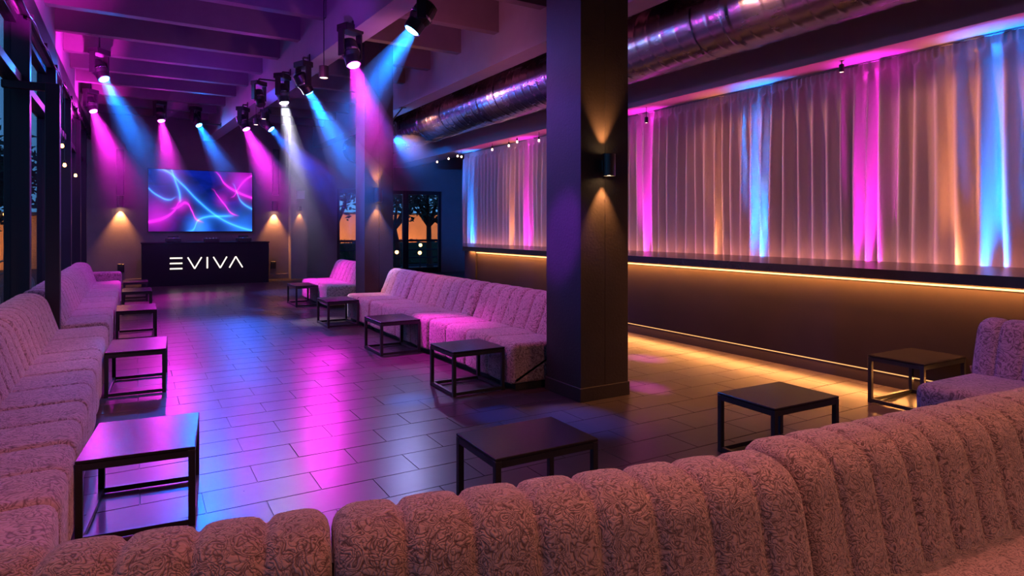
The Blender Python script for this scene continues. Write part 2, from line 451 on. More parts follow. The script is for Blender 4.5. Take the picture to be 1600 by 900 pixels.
# walls
wl_ = MB().box(XL - 0.10, -1.03, Y0, Y1, 3.86, 4.96).build('wall_left', 'beam_paint'); struct(wl_, 'pale header beam running above the left glazing')
MB().box(-1.05, -1.01, Y0, Y1, 3.84, 4.14).build('fascia', 'frame_dark', wl_)
wb = MB().box(XL - 0.2, XR, Y0 - 0.2, Y0, 0, 5.0).build('wall_back', 'wall_plaster'); struct(wb, 'plaster wall at the near end of the hall')
DX0, DX1, DZ = 5.45, 9.05, 2.76
m = MB().box(XL - 0.2, DX0, Y1, Y1 + 0.25, 0, 5.0).box(DX1, XR, Y1, Y1 + 0.25, 0, 5.0).box(DX0, DX1, Y1, Y1 + 0.25, DZ, 5.0)
struct(m.build('wall_far', 'wall_plaster'), 'dark plaster wall behind the DJ desk and screen')
MB().box(3.98, 4.46, Y1 - 0.35, Y1 + 0.02, 0, 5.0).build('pilaster', 'wall_plaster', bpy.data.objects['wall_far'])
struct(MB().box(XR, XR + 0.2, Y0, Y1, 0, 5.0).build('wall_far_right', 'wall_plaster'), 'plaster wall at the far right behind the bar')
struct(MB().box(7.72, 7.95, Y0, 15.40, 0, 4.95).build('wall_right', 'wall_plaster'), 'plaster wall hidden behind the long curtain')
struct(MB().box(7.07, 7.72, Y0, Y1, 3.50, 3.98).build('trim_1', 'soffit_paint'), 'long pale soffit box above the curtain')
struct(MB().box(XL, 3.98, Y1 - 0.03, Y1, 0, 0.14, 0.006).build('baseboard_far', 'wall_plaster'), 'baseboard along the wall behind the DJ desk')
struct(MB().box(4.46, DX0 - 0.08, Y1 - 0.03, Y1, 0, 0.14, 0.006).build('baseboard_right', 'wall_plaster'), 'baseboard between the pilaster and the glass doors')

# pillars
def pillar(x, y, w, label):
    t = struct(thing('pillar', label, None, (x, y, 0)))
    MB().box(0.0, w, 0.012, w, 0, 4.96).build('shaft', 'pillar_plaster', t)
    MB().box(0.0, w / 2 - 0.002, 0, 0.014, 0, 4.96, 0.001).build('face_panel', 'pillar_plaster', t)
    MB().box(w / 2 + 0.002, w, 0, 0.014, 0, 4.96, 0.001).build('face_panel', 'pillar_plaster', t)
    MB().box(-0.012, w + 0.012, -0.012, w + 0.012, 0, 0.12, 0.004).build('skirting', 'pillar_plaster', t)
    return t
pillar(3.30, 4.41, 0.53, 'square dark pillar nearest the camera with a wall lamp')
pillar(3.30, 10.42, 0.50, 'farther square dark pillar between the pink benches')

# left glazing: bays between dark mullions
MY = [-2.4, 0.6, 3.4, 6.15, 8.85, 11.55, 14.1, 16.4, 18.3, 19.9]
ZT = 3.86
for i in range(len(MY) - 1):
    a, b = MY[i], MY[i + 1]
    t = struct(thing('window_%d' % (i + 1), 'tall dark framed window bay facing the dusk terrace', None, (XL, a, 0)))
    L = b - a
    MB().box(-0.06, 0.17, -0.07, 0.07, 0, ZT, 0.005).build('mullion', 'frame_dark', t)
    MB().box(-0.05, 0.06, 0.07, L - 0.07, 0, 0.10, 0.004).build('sill_rail', 'frame_dark', t)
    MB().box(-0.05, 0.10, 0.07, L - 0.07, 3.10, 3.20, 0.004).build('transom', 'frame_dark', t)
    MB().box(-0.05, 0.06, 0.07, L - 0.07, ZT - 0.10, ZT, 0.004).build('head_rail', 'frame_dark', t)
    MB().box(-0.006, 0.006, 0.07, L - 0.07, 0.10, 3.10).build('glass_pane', 'window_glass', t)
    MB().box(-0.006, 0.006, 0.07, L - 0.07, 3.20, ZT - 0.10).build('glass_pane', 'window_glass', t)
# the steel post standing between the two left benches
t = struct(thing('trim_2', 'slim black steel post between the two left benches', None, (-0.77, 8.45, 0)))
MB().box(-0.065, 0.065, -0.07, 0.07, 0, 3.06, 0.004).build('post', 'frame_dark', t)
MB().box(-0.44, 0.0, -0.04, 0.04, 2.98, 3.06, 0.004).build('stay_arm', 'frame_dark', t)
MB().box(-0.085, 0.085, -0.09, 0.09, 0, 0.03, 0.004).build('foot_plate', 'frame_dark', t)

# far glass doors
def door(n, x0, x1, label):
    t = struct(thing('door_%d' % n, label, None, (x0, Y1 + 0.06, 0)))
    w = x1 - x0
    MB().box(0, 0.10, 0, 0.10, 0, DZ, 0.004).build('stile', 'frame_dark', t)
    MB().box(w - 0.10, w, 0, 0.10, 0, DZ, 0.004).build('stile', 'frame_dark', t)
    for z0, z1 in ((0.0, 0.18), (1.06, 1.13), (DZ - 0.12, DZ)):
        MB().box(0.10, w - 0.10, 0.01, 0.09, z0, z1, 0.003).build('rail', 'frame_dark', t)
    for z0, z1 in ((0.18, 1.06), (1.13, DZ - 0.12)):
        MB().box(0.10, w - 0.10, 0.045, 0.055, z0, z1).build('glass_pane', 'window_glass', t)
    hx = w - 0.14 if n % 2 else 0.14
    MB().tube([(hx, -0.05, 0.9), (hx, -0.05, 1.3)], 0.014).tube([(hx, 0.02, 0.93), (hx, -0.05, 0.93)], 0.01).tube([(hx, 0.02, 1.27), (hx, -0.05, 1.27)], 0.01).build('handle', 'black_metal', t)
door(1, 5.45, 6.50, 'dark framed glass door seen left of the far pillar')
door(2, 6.50, 7.76, 'dark framed glass door leaf just right of the far pillar')
door(3, 7.76, 9.05, 'dark framed glass door leaf nearest the curtain end')

# ================================================================== BENCHES
def rounded_profile(pts, r, seg=5):
    """closed polygon (list of (y,z)) with rounded corners"""
    out = []; n = len(pts)
    for i in range(n):
        p = Vector(pts[i]); a = Vector(pts[i - 1]); b = Vector(pts[(i + 1) % n])
        rr = r[i] if isinstance(r, (list, tuple)) else r
        d1 = (a - p); d2 = (b - p); rr = min(rr, d1.length * 0.48, d2.length * 0.48)
        s = p + d1.normalized() * rr; e = p + d2.normalized() * rr
        for k in range(seg + 1):
            t = k / seg; out.append(tuple((s * (1 - t) ** 2 + p * 2 * t * (1 - t) + e * t * t)))
    # subdivide long runs
    res = []
    for i in range(len(out)):
        a = Vector(out[i]); b = Vector(out[(i + 1) % len(out)]); L = (b - a).length
        k = max(1, int(L / 0.09))
        for j in range(k): res.append(tuple(a.lerp(b, j / k)))
    return res
def cushion(m, x0, x1, prof, grooves, depth=0.022, width=0.035, end_r=0.05, puff=0.012):
    """sweep a (y,z) outline from x0 to x1, pinched at the grooves and rounded at the ends"""
    n = len(prof); P = [Vector(p) for p in prof]
    area2 = sum(P[i].x * P[(i + 1) % n].y - P[(i + 1) % n].x * P[i].y for i in range(n))
    sg = 1 if area2 > 0 else -1
    N = []
    for i in range(n):
        t = (P[(i + 1) % n] - P[i - 1]); nn = Vector((t.y, -t.x)) * sg
        N.append(nn.normalized() if nn.length > 1e-9 else Vector((0, 1)))
    xs = set([x0, x1])
    for e in (0.004, 0.012, 0.024, 0.038, end_r): xs.add(x0 + e); xs.add(x1 - e)
    for g in grooves:
        for d in (-1.8, -1.0, -0.5, -0.2, 0, 0.2, 0.5, 1.0, 1.8): xs.add(g + d * width)
    k = max(2, int((x1 - x0) / 0.06))
    for i in range(k): xs.add(x0 + (x1 - x0) * i / k)
    xs = sorted(x for x in xs if x0 <= x <= x1)
    keep = [xs[0]]
    for x in xs[1:]:
        if x - keep[-1] > 0.0025: keep.append(x)
    keep[-1] = x1; xs = keep
    bnd = [x0] + sorted(grooves) + [x1]
    v = []; f = []
    for x in xs:
        off = 0.0
        for g in grooves: off -= depth * math.exp(-((x - g) / (width * 0.42)) ** 2)
        for a, b in zip(bnd, bnd[1:]):
            if a <= x <= b: off += puff * math.sin(PI * (x - a) / (b - a)); break
        e = min(x - x0, x1 - x)
        if e < end_r: off -= end_r * (1 - math.sqrt(max(0, 1 - (1 - e / end_r) ** 2))) * 0.85
        for p, nn in zip(P, N): q = p + nn * off; v.append((x, q.x, q.y))
    for i in range(len(xs) - 1):
        for j in range(n):
            q = (i * n + j, i * n + (j + 1) % n, (i + 1) * n + (j + 1) % n, (i + 1) * n + j)
            f.append(q if sg < 0 else q[::-1])
    a = tuple(range(n)); b = tuple((len(xs) - 1) * n + j for j in range(n))
    f.append(a if sg > 0 else a[::-1]); f.append(b[::-1] if sg > 0 else b)
    return m.add(v, f)
def grid(a, b, n): return [a + (b - a) * i / n for i in range(1, n)]

def bench(label, loc, rz, L, seats, backs, sd=0.56, bt=0.36, lean=0.16, top=0.82, sz=0.435, group=None, seat_ch=3, back_ch=8, arm=None, soft=False):
    """local x along the bench, y from front (0) to rear, z up"""
    t = thing('upholstered_bench', label, 'bench', loc, rz, group)
    depth = sd + bt; fab = 'fabric_fine' if soft else 'fabric'
    MB().box(0.05, L - 0.05, 0.06, depth - 0.04, 0.0, 0.07).build('plinth', 'plinth_black', t)
    seat_prof = rounded_profile([(0.0, 0.06), (0.0, sz), (sd + 0.12, sz - 0.015), (sd + 0.12, 0.06)], [0.02, 0.075, 0.03, 0.02])
    for a, b in zip(seats, seats[1:]):
        cushion(MB(), a + 0.003, b - 0.003, seat_prof, grid(a, b, seat_ch), 0.010, 0.03, 0.045, 0.008).build('seat_cushion', fab, t, True)
    MB().box(0.03, L - 0.03, depth - 0.15, depth - 0.07, 0.07, top - 0.10).build('back_frame', 'plinth_black', t)
    bp = rounded_profile([(sd, sz - 0.03), (sd + lean, top), (depth, top), (depth, 0.08), (sd + 0.14, 0.08), (sd + 0.14, sz - 0.03)], [0.03, 0.13, 0.11, 0.03, 0.02, 0.02])
    for a, b in zip(backs, backs[1:]):
        n = back_ch if isinstance(back_ch, int) else max(3, round((b - a) / back_ch))
        cushion(MB(), a + 0.003, b - 0.003, bp, grid(a, b, n), 0.015 if soft else 0.014, 0.03, 0.05 if soft else 0.075, 0.007).build('back_cushion', fab, t, True)
    if arm:
        ap = rounded_profile([(0.0, 0.06), (0.0, 0.60), (sd + 0.12, 0.60), (sd + 0.12, 0.06)], 0.06)
        cushion(MB(), arm[0], arm[1], ap, [], 0, 0.03, 0.06, 0.01).build('armrest', 'fabric', t, True)
    return t
H90 = PI / 2
# left row: local x = world +Y, rear towards -X
y0 = 1.95
bench('long pink patterned bench along the left windows, nearest the camera', (-0.26, y0, 0), H90, 8.33 - y0,
      [v - y0 for v in (y0, 3.08, 3.88, 4.78, 5.80, 6.74, 8.33)], [v - y0 for v in (y0, 4.05, 6.17, 8.33)], sd=0.44, bt=0.40, lean=0.13, seat_ch=2, back_ch=9)
y0 = 8.60
bench('pink patterned bench with an armrest along the left windows, beyond the post', (-0.26, y0, 0), H90, 15.75 - y0,
      [v - y0 for v in (y0, 10.2, 11.9, 13.6, 15.40)], [v - y0 for v in (y0, 11.1, 13.1, 15.40)], sd=0.42, bt=0.40, lean=0.13, seat_ch=2, back_ch=8, arm=(15.40 - y0, 15.75 - y0))
# right row: local x = world -Y, rear towards +X
def right_bench(ya, yb, label, sn=4, bn=8, x=2.98):
    L = yb - ya
    return bench(label, (x, yb, 0), -H90, L, [0, L], [0, L], sd=0.56, bt=0.38, lean=0.17, seat_ch=sn, back_ch=bn)
right_bench(5.02, 6.98, 'pink channelled bench directly behind the nearest pillar')
right_bench(7.00, 9.18, 'pink channelled bench in the middle of the right row')
right_bench(9.20, 10.38, 'short pink channelled bench ending against the far pillar', 2, 5)
right_bench(11.9, 14.0, 'pink lit bench beyond the far pillar near the glass doors', 3, 8, 3.06)
# far right bench by the bar
bench('pink patterned bench by the bar at the right edge', (4.62, 2.36, 0), -H90, 2.3, [0, 1.15, 2.3], [0, 1.15, 2.3], sd=0.74, bt=0.34, lean=0.12, seat_ch=1, back_ch=7)
# foreground bench, seen over its back cushions
def front_bench(label, p, q, back_joints, chan):
    """p, q: ends of the rear top edge, seen as the ridge in the photograph"""
    p, q = Vector(p), Vector(q); d = (q - p); L = d.length; d.normalize(); nrm = Vector((-d.y, d.x))
    sd, bt = 0.50, 0.33
    o = p - nrm * (sd + bt - 0.05)
    return bench(label, (o.x, o.y, 0), math.atan2(d.y, d.x), L, [0] + [j * L for j in back_joints] + [L], [0] + [j * L for j in back_joints] + [L],
                 sd=sd, bt=bt, lean=0.09, top=0.815, seat_ch=1, back_ch=chan, soft=True)
front_bench('large foreground bench along the bottom with two fat channelled backs', (-0.88, 1.875), (1.69, 1.325), [0.505], 0.155)
front_bench('foreground bench at the lower right, set slightly higher', (1.71, 1.39), (4.0, 1.19), [0.80], 0.165)

# ================================================================== TABLES
def table(label, cx, cy, w, d, rz=0.0, h=0.40, group='black cube side tables'):
    t = thing('side_table', label, 'table', (cx, cy, 0), rz, group)
    x, y = w / 2, d / 2; b = 0.032; e = 0.002
    MB().box(-x, x, -y, y, h - 0.016, h, 0.003).build('table_top', 'table_top', t)
    for sx in (-1, 1):
        for sy in (-1, 1):
            xa, ya = sx * (x - b / 2), sy * (y - b / 2)
            MB().box(xa - b / 2, xa + b / 2, ya - b / 2, ya + b / 2, 0, h - 0.016, 0.002).build('leg', 'black_metal', t)
    for z0, z1 in ((h - 0.05, h - 0.017), (0.008, 0.036)):
        for s in (-1, 1):
            MB().box(-x + b, x - b, s * (y - b / 2) - b / 2 + e, s * (y - b / 2) + b / 2 - e, z0, z1).build('rail', 'black_metal', t)
            MB().box(s * (x - b / 2) - b / 2 + e, s * (x - b / 2) + b / 2 - e, -y + b, y - b, z0, z1).build('rail', 'black_metal', t)
    return t
table('black side table in the left row, nearest the camera', 0.04, 3.93, 0.51, 0.66, math.radians(-6))
table('black side table in the left row, second from the camera', 0.02, 7.02, 0.48, 0.76, math.radians(-3))
table('black side table in the left row, third from the camera', 0.01, 10.32, 0.48, 0.80)
table('black side table in the left row, fourth from the camera', 0.02, 13.3, 0.46, 0.85)
table('black side table in the left row, closest to the DJ desk', 0.0, 15.5, 0.44, 0.70)
table('black side table in the right row, beside the nearest pillar', 2.69, 5.38, 0.53, 0.52)
table('black side table in front of the middle right bench', 2.72, 7.5, 0.50, 0.62)
table('black side table in front of the short bench by the far pillar', 2.72, 9.95, 0.48, 0.66)
table('black side table in the right row, farthest from the camera', 2.83, 12.9, 0.42, 0.80)
table('large black table just behind the foreground bench, centre', 1.785, 2.865, 0.61, 0.45, math.radians(-1))
table('black table behind the foreground bench on the orange lit floor', 3.67, 2.735, 0.62, 0.46, math.radians(-2))
table('black table beside the bar front at the right', 5.77, 2.925, 0.66, 0.46, math.radians(-1), 0.41)

# ================================================================== BAR
# the far end is cut at a slant along the passage
def bar_poly(xf, xb, y0=Y0 + 0.05, shift=0.0):
    f = lambda x: 12.10 + (x - 5.95) * 2.0 + shift
    return [(xf, y0), (xb, y0), (xb, f(xb)), (xf, f(xf))]
t = thing('bar_cabinet', 'long dark bar front with amber light lines under the counter', 'bar', (0, 0, 0))
MB().prism(bar_poly(6.14, 7.30, shift=-0.10), 0.135, 1.03).build('front_panel', 'bar_panel', t)
MB().prism(bar_poly(6.14, 7.30, shift=-0.10), 0.0, 0.122).build('plinth', 'bar_plinth', t)
MB().box(6.150, 6.3, Y0 + 0.05, 12.20, 0.122, 0.135).build('led_strip', 'led_kick', t)
MB().box(6.118, 6.145, Y0 + 0.05, 12.10, 0.990, 1.004).build('led_strip', 'led_amber', t)
MB().box(6.10, 6.14, 11.80, 12.25, 0.0, 1.02, 0.004).build('end_panel', 'bar_plinth', t)
strip((6.06, 4.75, 1.02), 25, AMBER, 130, 0.03, 14.6, 170)
strip((6.12, 4.75, 0.128), -40, AMBER, 30, 0.015, 14.6, 170)
t = thing('bar_counter', 'long glossy black bar counter below the curtain', 'counter', (0, 0, 0))
MB().prism(bar_poly(5.95, 7.38), 1.03, 1.12).build('counter_top', 'counter_stone', t)

# ================================================================== CURTAIN
CY0, CY1 = Y0 + 0.1, 15.30
def curtain():
    t = thing('curtain', 'long pleated pale curtain behind the bar lit by coloured uplights', 'curtain', (7.56, 0, 0))
    ys = []; y = CY0
    while y < CY1: ys.append(y); y += 0.014
    rnd = random.Random(3)
    ph = 0; phase = []; amp = []; per = 0.22; a_t = 1.0; a_c = 1.0; last = 0
    for i, y in enumerate(ys):
        ph += 2 * PI * 0.014 / per
        if int(ph / (2 * PI)) != last:
            last = int(ph / (2 * PI)); per = rnd.uniform(0.12, 0.24); a_t = rnd.uniform(0.6, 1.25)
        a_c += (a_t - a_c) * 0.12
        phase.append(ph); amp.append(a_c)
    zs = [0.95, 1.1, 1.4, 1.7, 2.0, 2.3, 2.6, 2.9, 3.1, 3.25, 3.34, 3.38, 3.41, 3.45, 3.50]
    v = []; f = []
    for i, y in enumerate(ys):
        for z in zs:
            k = (3.5 - z) / 2.5
            s = math.sin(phase[i]); s2 = math.sin(phase[i] * 2.0 + 0.8 + 0.9 * k)
            shp = math.copysign(abs(s) ** 0.75, s)
            A = 0.035 + 0.040 * min(1, k * 2.4)
            x = A * amp[i] * shp + 0.012 * s2 * (1 - k) + 0.010 * math.sin(phase[i] * 0.31 + 3 * k)
            if z > 3.36: x = 0.030 * abs(math.sin(phase[i] * 1.5)) * 1.2 - 0.01
            v.append((x, y + 0.010 * math.sin(k * 3 + i * 0.05), z))
    n = len(zs)
    for i in range(len(ys) - 1):
        for j in range(n - 1): f.append((i * n + j, (i + 1) * n + j, (i + 1) * n + j + 1, i * n + j + 1))
    o = obj('cloth', v, f, 'curtain_cloth', t, True)
    MB().box(-0.02, 0.03, CY0, CY1, 3.485, 3.5).build('track', 'soffit_paint', t)
curtain()
# coloured uplights in the slot between counter and curtain
def uplight(px, color, power, width=0.24):
    p = at_x(px, 380, 7.46)
    o = strip((7.44, p.y, 0.75), 176, color, power, 0.07, width, 24)
UB = (0.0, 0.20, 1.0)
uplight(735, UB, 8, 0.34); uplight(823, MAG, 3.4, 0.24); uplight(1008, MAG, 5, 0.22); uplight(1185, UB, 11, 0.24)
uplight(1357, MAG, 6, 0.24); uplight(1553, UB, 8, 0.20)
uplight(1120, (1.0, 0.32, 0.10), 1.1, 0.10); uplight(1492, (1.0, 0.32, 0.10), 1.2, 0.12); uplight(798, (1.0, 0.32, 0.10), 1.0, 0.12)
strip((7.22, 6.4, 1.16), 180, (1.0, 0.05, 0.45), 9, 0.05, 17.0, 14)  # unseen magenta strip added above the counter to tint the soffit underside
strip((7.42, 6.4, 1.02), 165, (1.0, 0.32, 0.22), 12, 0.04, 17.0, 160)  # unseen warm strip added to brighten the curtain from below

# ================================================================== DUCT
def duct():
    t = thing('spiral_duct', 'fat round galvanised spiral duct hanging along the ceiling', 'duct', (6.06, 0, 4.02))
    R0 = 0.44; v = []; f = []; n = 64
    ys = []; y = Y0
    while y < Y1: ys.append(y); y += 0.02
    for y in ys:
        for k in range(n):
            th = 2 * PI * k / n
            ph = (y / 0.24 + k / n) % 1.0; d = min(ph, 1 - ph)
            r = R0 + 0.007 * math.exp(-(d / 0.06) ** 2)
            if abs(((y - 0.4) % 3.0) - 1.5) < 0.05: r = R0 + 0.016
            v.append((r * math.cos(th), y, r * math.sin(th)))
    for i in range(len(ys) - 1):
        for k in range(n): f.append((i * n + k, (i + 1) * n + k, (i + 1) * n + (k + 1) % n, i * n + (k + 1) % n))
    obj('duct_body', v, f, 'galvanised_duct', t, True)
    y = 0.6
    while y < Y1:
        m = MB()
        for k in range(32):
            a, b = 2 * PI * k / 32, 2 * PI * (k + 1) / 32
            m.add([(0.462 * math.cos(a), y - 0.02, 0.462 * math.sin(a)), (0.462 * math.cos(b), y - 0.02, 0.462 * math.sin(b)), (0.462 * math.cos(b), y + 0.02, 0.462 * math.sin(b)), (0.462 * math.cos(a), y + 0.02, 0.462 * math.sin(a))], [(0, 1, 2, 3)])
        m.build('band', 'galvanised_duct', t)
        MB().tube([(-0.3, y, 0.34), (-0.3, y, 0.93)], 0.008, 6).build('hanger_rod', 'black_metal', t)
        MB().tube([(0.3, y, 0.34), (0.3, y, 0.93)], 0.008, 6).build('hanger_rod', 'black_metal', t)
        y += 2.4
duct()

# ================================================================== DJ DESK, SCREEN, FAR WALL
DY = 18.8
t = thing('dj_desk', 'wide dark DJ desk with glowing EVIVA lettering', 'desk', (0.13, DY, 0))
W = 3.08
fp = MB().box(0, W, 0, 0.04, 0.0, 1.10, 0.004).build('front_panel', 'desk_paint', t)
MB().box(0, 0.04, 0.04, 0.75, 0.0, 1.10, 0.004).build('side_panel', 'desk_paint', t)
MB().box(W - 0.04, W, 0.04, 0.75, 0.0, 1.10, 0.004).build('side_panel', 'desk_paint', t)
MB().box(-0.02, W + 0.02, -0.02, 0.77, 1.10, 1.135, 0.004).build('desk_top', 'desk_paint', t)
MB().box(0.0, W, 0.02, 0.05, -0.0, 0.05).build('toe_board', 'black_metal', t)
def bar2(m, x0, z0, x1, z1, w=0.028):
    d = Vector((x1 - x0, z1 - z0)).normalized(); nx_, nz_ = -d.y * w / 2, d.x * w / 2
    v = []
    for y in (-0.022, -0.002):
        v += [(x0 + nx_, y, z0 + nz_), (x1 + nx_, y, z1 + nz_), (x1 - nx_, y, z1 - nz_), (x0 - nx_, y, z0 - nz_)]
    return m.add(v, [(0, 1, 2, 3), (7, 6, 5, 4), (0, 4, 5, 1), (1, 5, 6, 2), (2, 6, 7, 3), (3, 7, 4, 0)])
za, zb = 0.435, 0.735
def lx(px): return at_y(px, 410, DY - 0.02).x - 0.13
LT = []
m = MB(); [bar2(m, lx(265.5), z, lx(285), z, 0.032) for z in (za + 0.012, (za + zb) / 2, zb - 0.012)]; LT.append((m, 'letter E of three glowing bars'))
m = MB(); bar2(m, lx(293.5), zb, lx(304.2), za); bar2(m, lx(315), zb, lx(304.2), za); LT.append((m, 'first glowing letter V'))
m = MB(); bar2(m, lx(324), za, lx(324), zb, 0.032); LT.append((m, 'glowing letter I'))
m = MB(); bar2(m, lx(333.5), zb, lx(344.2), za); bar2(m, lx(354.5), zb, lx(344.2), za); LT.append((m, 'second glowing letter V'))
m = MB(); bar2(m, lx(358.5), za, lx(368.5), zb); bar2(m, lx(379), za, lx(368.5), zb); LT.append((m, 'glowing letter A without crossbar'))
for m, lb in LT: o = m.build('letter', 'letter_light', fp); o['label'] = lb

def deck(label, x, w, d, h):
    t = thing('dj_player', label, 'DJ player', (x, DY + 0.32, 1.135))
    bd = MB().box(-w / 2, w / 2, -d / 2, d / 2, 0.012, h, 0.006).build('body', 'black_plastic', t)
    MB().lathe([(0.12, h), (0.12, h + 0.012), (0.10, h + 0.018), (0.02, h + 0.018)], 24, Matrix.Translation((0, -0.02, 0))).build('jog_wheel', 'chrome', bd, True)
    MB().box(-w / 2 + 0.05, w / 2 - 0.05, d / 2 - 0.13, d / 2 - 0.10, h, h + 0.07, 0.004).build('display', 'black_plastic', t)
    for s in (-1, 1):
        for q in (-1, 1): MB().box(s * (w / 2 - 0.05) - 0.02, s * (w / 2 - 0.05) + 0.02, q * (d / 2 - 0.05) - 0.02, q * (d / 2 - 0.05) + 0.02, 0, 0.014).build('foot', 'black_metal', t)
deck('DJ player on the left of the desk top', 0.86, 0.36, 0.4, 0.10)
deck('DJ player on the right of the desk top', 2.60, 0.36, 0.4, 0.10)
t = thing('dj_mixer', 'small DJ mixer in the middle of the desk top', 'mixer', (1.78, DY + 0.30, 1.135))
MB().box(-0.18, 0.18, -0.2, 0.2, 0, 0.09, 0.006).build('body', 'black_plastic', t)
for i in range(4):
    for j in range(4): MB().lathe([(0.014, 0.09), (0.012, 0.112)], 10, Matrix.Translation((-0.12 + 0.08 * i, -0.02 + 0.05 * j, 0))).build('knob', 'chrome', t)
    MB().box(-0.13 + 0.08 * i, -0.11 + 0.08 * i, -0.13, -0.11, 0.09, 0.105).build('fader', 'chrome', t)

p0, p1 = at_y(230.5, 362, Y1 - 0.08), at_y(395, 266, Y1 - 0.08)
t = thing('video_screen', 'large video screen with blue and magenta light ribbons', 'screen', (p0.x, Y1 - 0.08, 1.40))
SW, SH = p1.x - p0.x, 1.75
MB().box(0, SW, 0.0, 0.08, 0, SH, 0.004).build('housing', 'black_plastic', t)
o = obj('display', [(0.02, -0.002, 0.02), (SW - 0.02, -0.002, 0.02), (SW - 0.02, -0.002, SH - 0.02), (0.02, -0.002, SH - 0.02)], [(0, 1, 2, 3)], 'screen_picture', t)
uvl = o.data.uv_layers.new(name='UVMap')
for i, uv in enumerate([(0, 0), (1, 0), (1, 1), (0, 1)]): uvl.data[i].uv = uv

def column_speaker(px, label, y):
    a, b = at_y(px, 305, y), at_y(px, 234, y)
    t = thing('column_speaker', label, 'speaker', (a.x, y, a.z))
    h = b.z - a.z
    MB().box(-0.09, 0.09, -0.14, 0.0, 0, h, 0.008).build('cabinet', 'black_plastic', t)
    MB().box(-0.075, 0.075, -0.15, -0.138, 0.03, h - 0.03, 0.004).build('grille', 'black_metal', t)
    MB().box(-0.05, 0.05, -0.02, 0.02, h * 0.25, h * 0.3).build('wall_bracket', 'black_metal', t)
column_speaker(188, 'slim tall column speaker left of the video screen', Y1)
column_speaker(430, 'slim tall column speaker right of the video screen', Y1)

# wall lamps -------------------------------------------------------
def sconce(label, x, y, z, r=0.055, h=0.20, up=True, down=True, pw=14, ang=62):
    """cylinder lamp on a wall that faces -Y"""
    t = thing('wall_sconce', label, 'wall lamp', (x, y, z))
    dy = -0.045 - r
    MB().box(-0.035, 0.035, -0.05, 0.0, -h * 0.25, h * 0.25, 0.003).build('bracket', 'black_metal', t)
    T = Matrix.Translation((0, dy, 0))
    MB().lathe([(r * 0.8, -h / 2 + 0.015), (r * 0.82, -h / 2), (r, -h / 2), (r, h / 2), (r * 0.82, h / 2), (r * 0.8, h / 2 - 0.015)], 24, T).build('shade', 'black_metal', t, False)
    sh = [c for c in t.children if c.name.startswith('shade')][0]
    if up: MB().lathe([(r * 0.7, h / 2 - 0.016), (r * 0.7, h / 2 - 0.006)], 20, T).build('bulb', 'sconce_glow', sh)
    if down: MB().lathe([(r * 0.7, -h / 2 + 0.006), (r * 0.7, -h / 2 + 0.016)], 20, T).build('bulb', 'sconce_glow', sh)
    if up: spot((x, y + dy * 0.62, z + h / 2 + 0.01), (x, y - 0.02, z + 0.9), WARM, pw * 1.9, ang, 0.8, 0.012)
    if down: spot((x, y + dy * 0.62, z - h / 2 - 0.01), (x, y - 0.02, z - 0.9), WARM, pw * 2.4, ang, 0.8, 0.012)
sconce('black cylinder wall lamp glowing up and down on the nearest pillar', 3.53, 4.41, 2.05, 0.055, 0.19, pw=26)
sconce('black cylinder wall lamp glowing up and down on the far pillar', 3.50, 10.42, 2.06, 0.065, 0.24, pw=26)
a = at_y(188, 315, Y1)
sconce('black wall lamp shining down, left of the screen', a.x, Y1, a.z, 0.08, 0.30, up=False, pw=60, ang=70)
a = at_y(428, 322, Y1)
sconce('black wall lamp shining down, right of the screen', a.x, Y1, a.z, 0.08, 0.28, up=False, pw=60, ang=70)
a = at_y(468, 326, Y1 - 0.35)
sconce('small wall lamp shining down on the pilaster', a.x, Y1 - 0.35, a.z, 0.045, 0.12, up=False, pw=10, ang=62)
a = at_y(470, 304, Y1 - 0.36)
t = thing('notice_card', 'small white square notice on the pilaster', 'notice', (a.x, Y1 - 0.352, a.z - 0.12))
MB().box(-0.11, 0.11, -0.02, 0.0, 0, 0.23, 0.003).build('card', 'white_card', t)
MB().box(-0.12, 0.12, -0.012, 0.0, -0.01, 0.24, 0.002).build('frame', 'white_card', t)
for px, py, lb in ((189, 419, 'dark socket box low on the wall left of the desk'), (427, 414, 'dark socket box low on the wall right of the desk')):
    a = at_y(px, py, Y1)
    t = thing('wall_socket', lb, 'socket', (a.x, Y1, a.z))
    MB().box(-0.075, 0.075, -0.04, 0, -0.11, 0.11, 0.006).build('plate', 'black_plastic', t)
    MB().box(-0.04, 0.04, -0.046, -0.038, -0.02, 0.06, 0.002).build('outlet', 'black_metal', t)

# ================================================================== MOVING LIGHTS
def beam_mat(name, d0, L):
    d0 = d0 * 1.6
    t = NT(name); tc = t.new('ShaderNodeTexCoord'); sp = t.new('ShaderNodeSeparateXYZ')
    t.l.new(tc.outputs['Object'], sp.inputs[0])
    k = t.math('DIVIDE', t.math('MULTIPLY', sp.outputs[2], -1), L)
    fall = t.math('POWER', t.math('SUBTRACT', 1.0, k, clamp=True), 2.2)
    n = t.noise(tc.outputs['Object'], 1.6, 2, 0.5)
    dens = t.math('MULTIPLY', t.math('MULTIPLY', fall, d0), t.math('ADD', 0.55, t.math('MULTIPLY', n, 0.9)))
    vs = t.new('ShaderNodeVolumeScatter'); vs.inputs['Color'].default_value = (0.95, 0.95, 0.95, 1)
    t.l.new(dens, vs.inputs['Density']); t.l.new(vs.outputs[0], t.out.inputs['Volume'])
    M[name] = t.m; return t.m

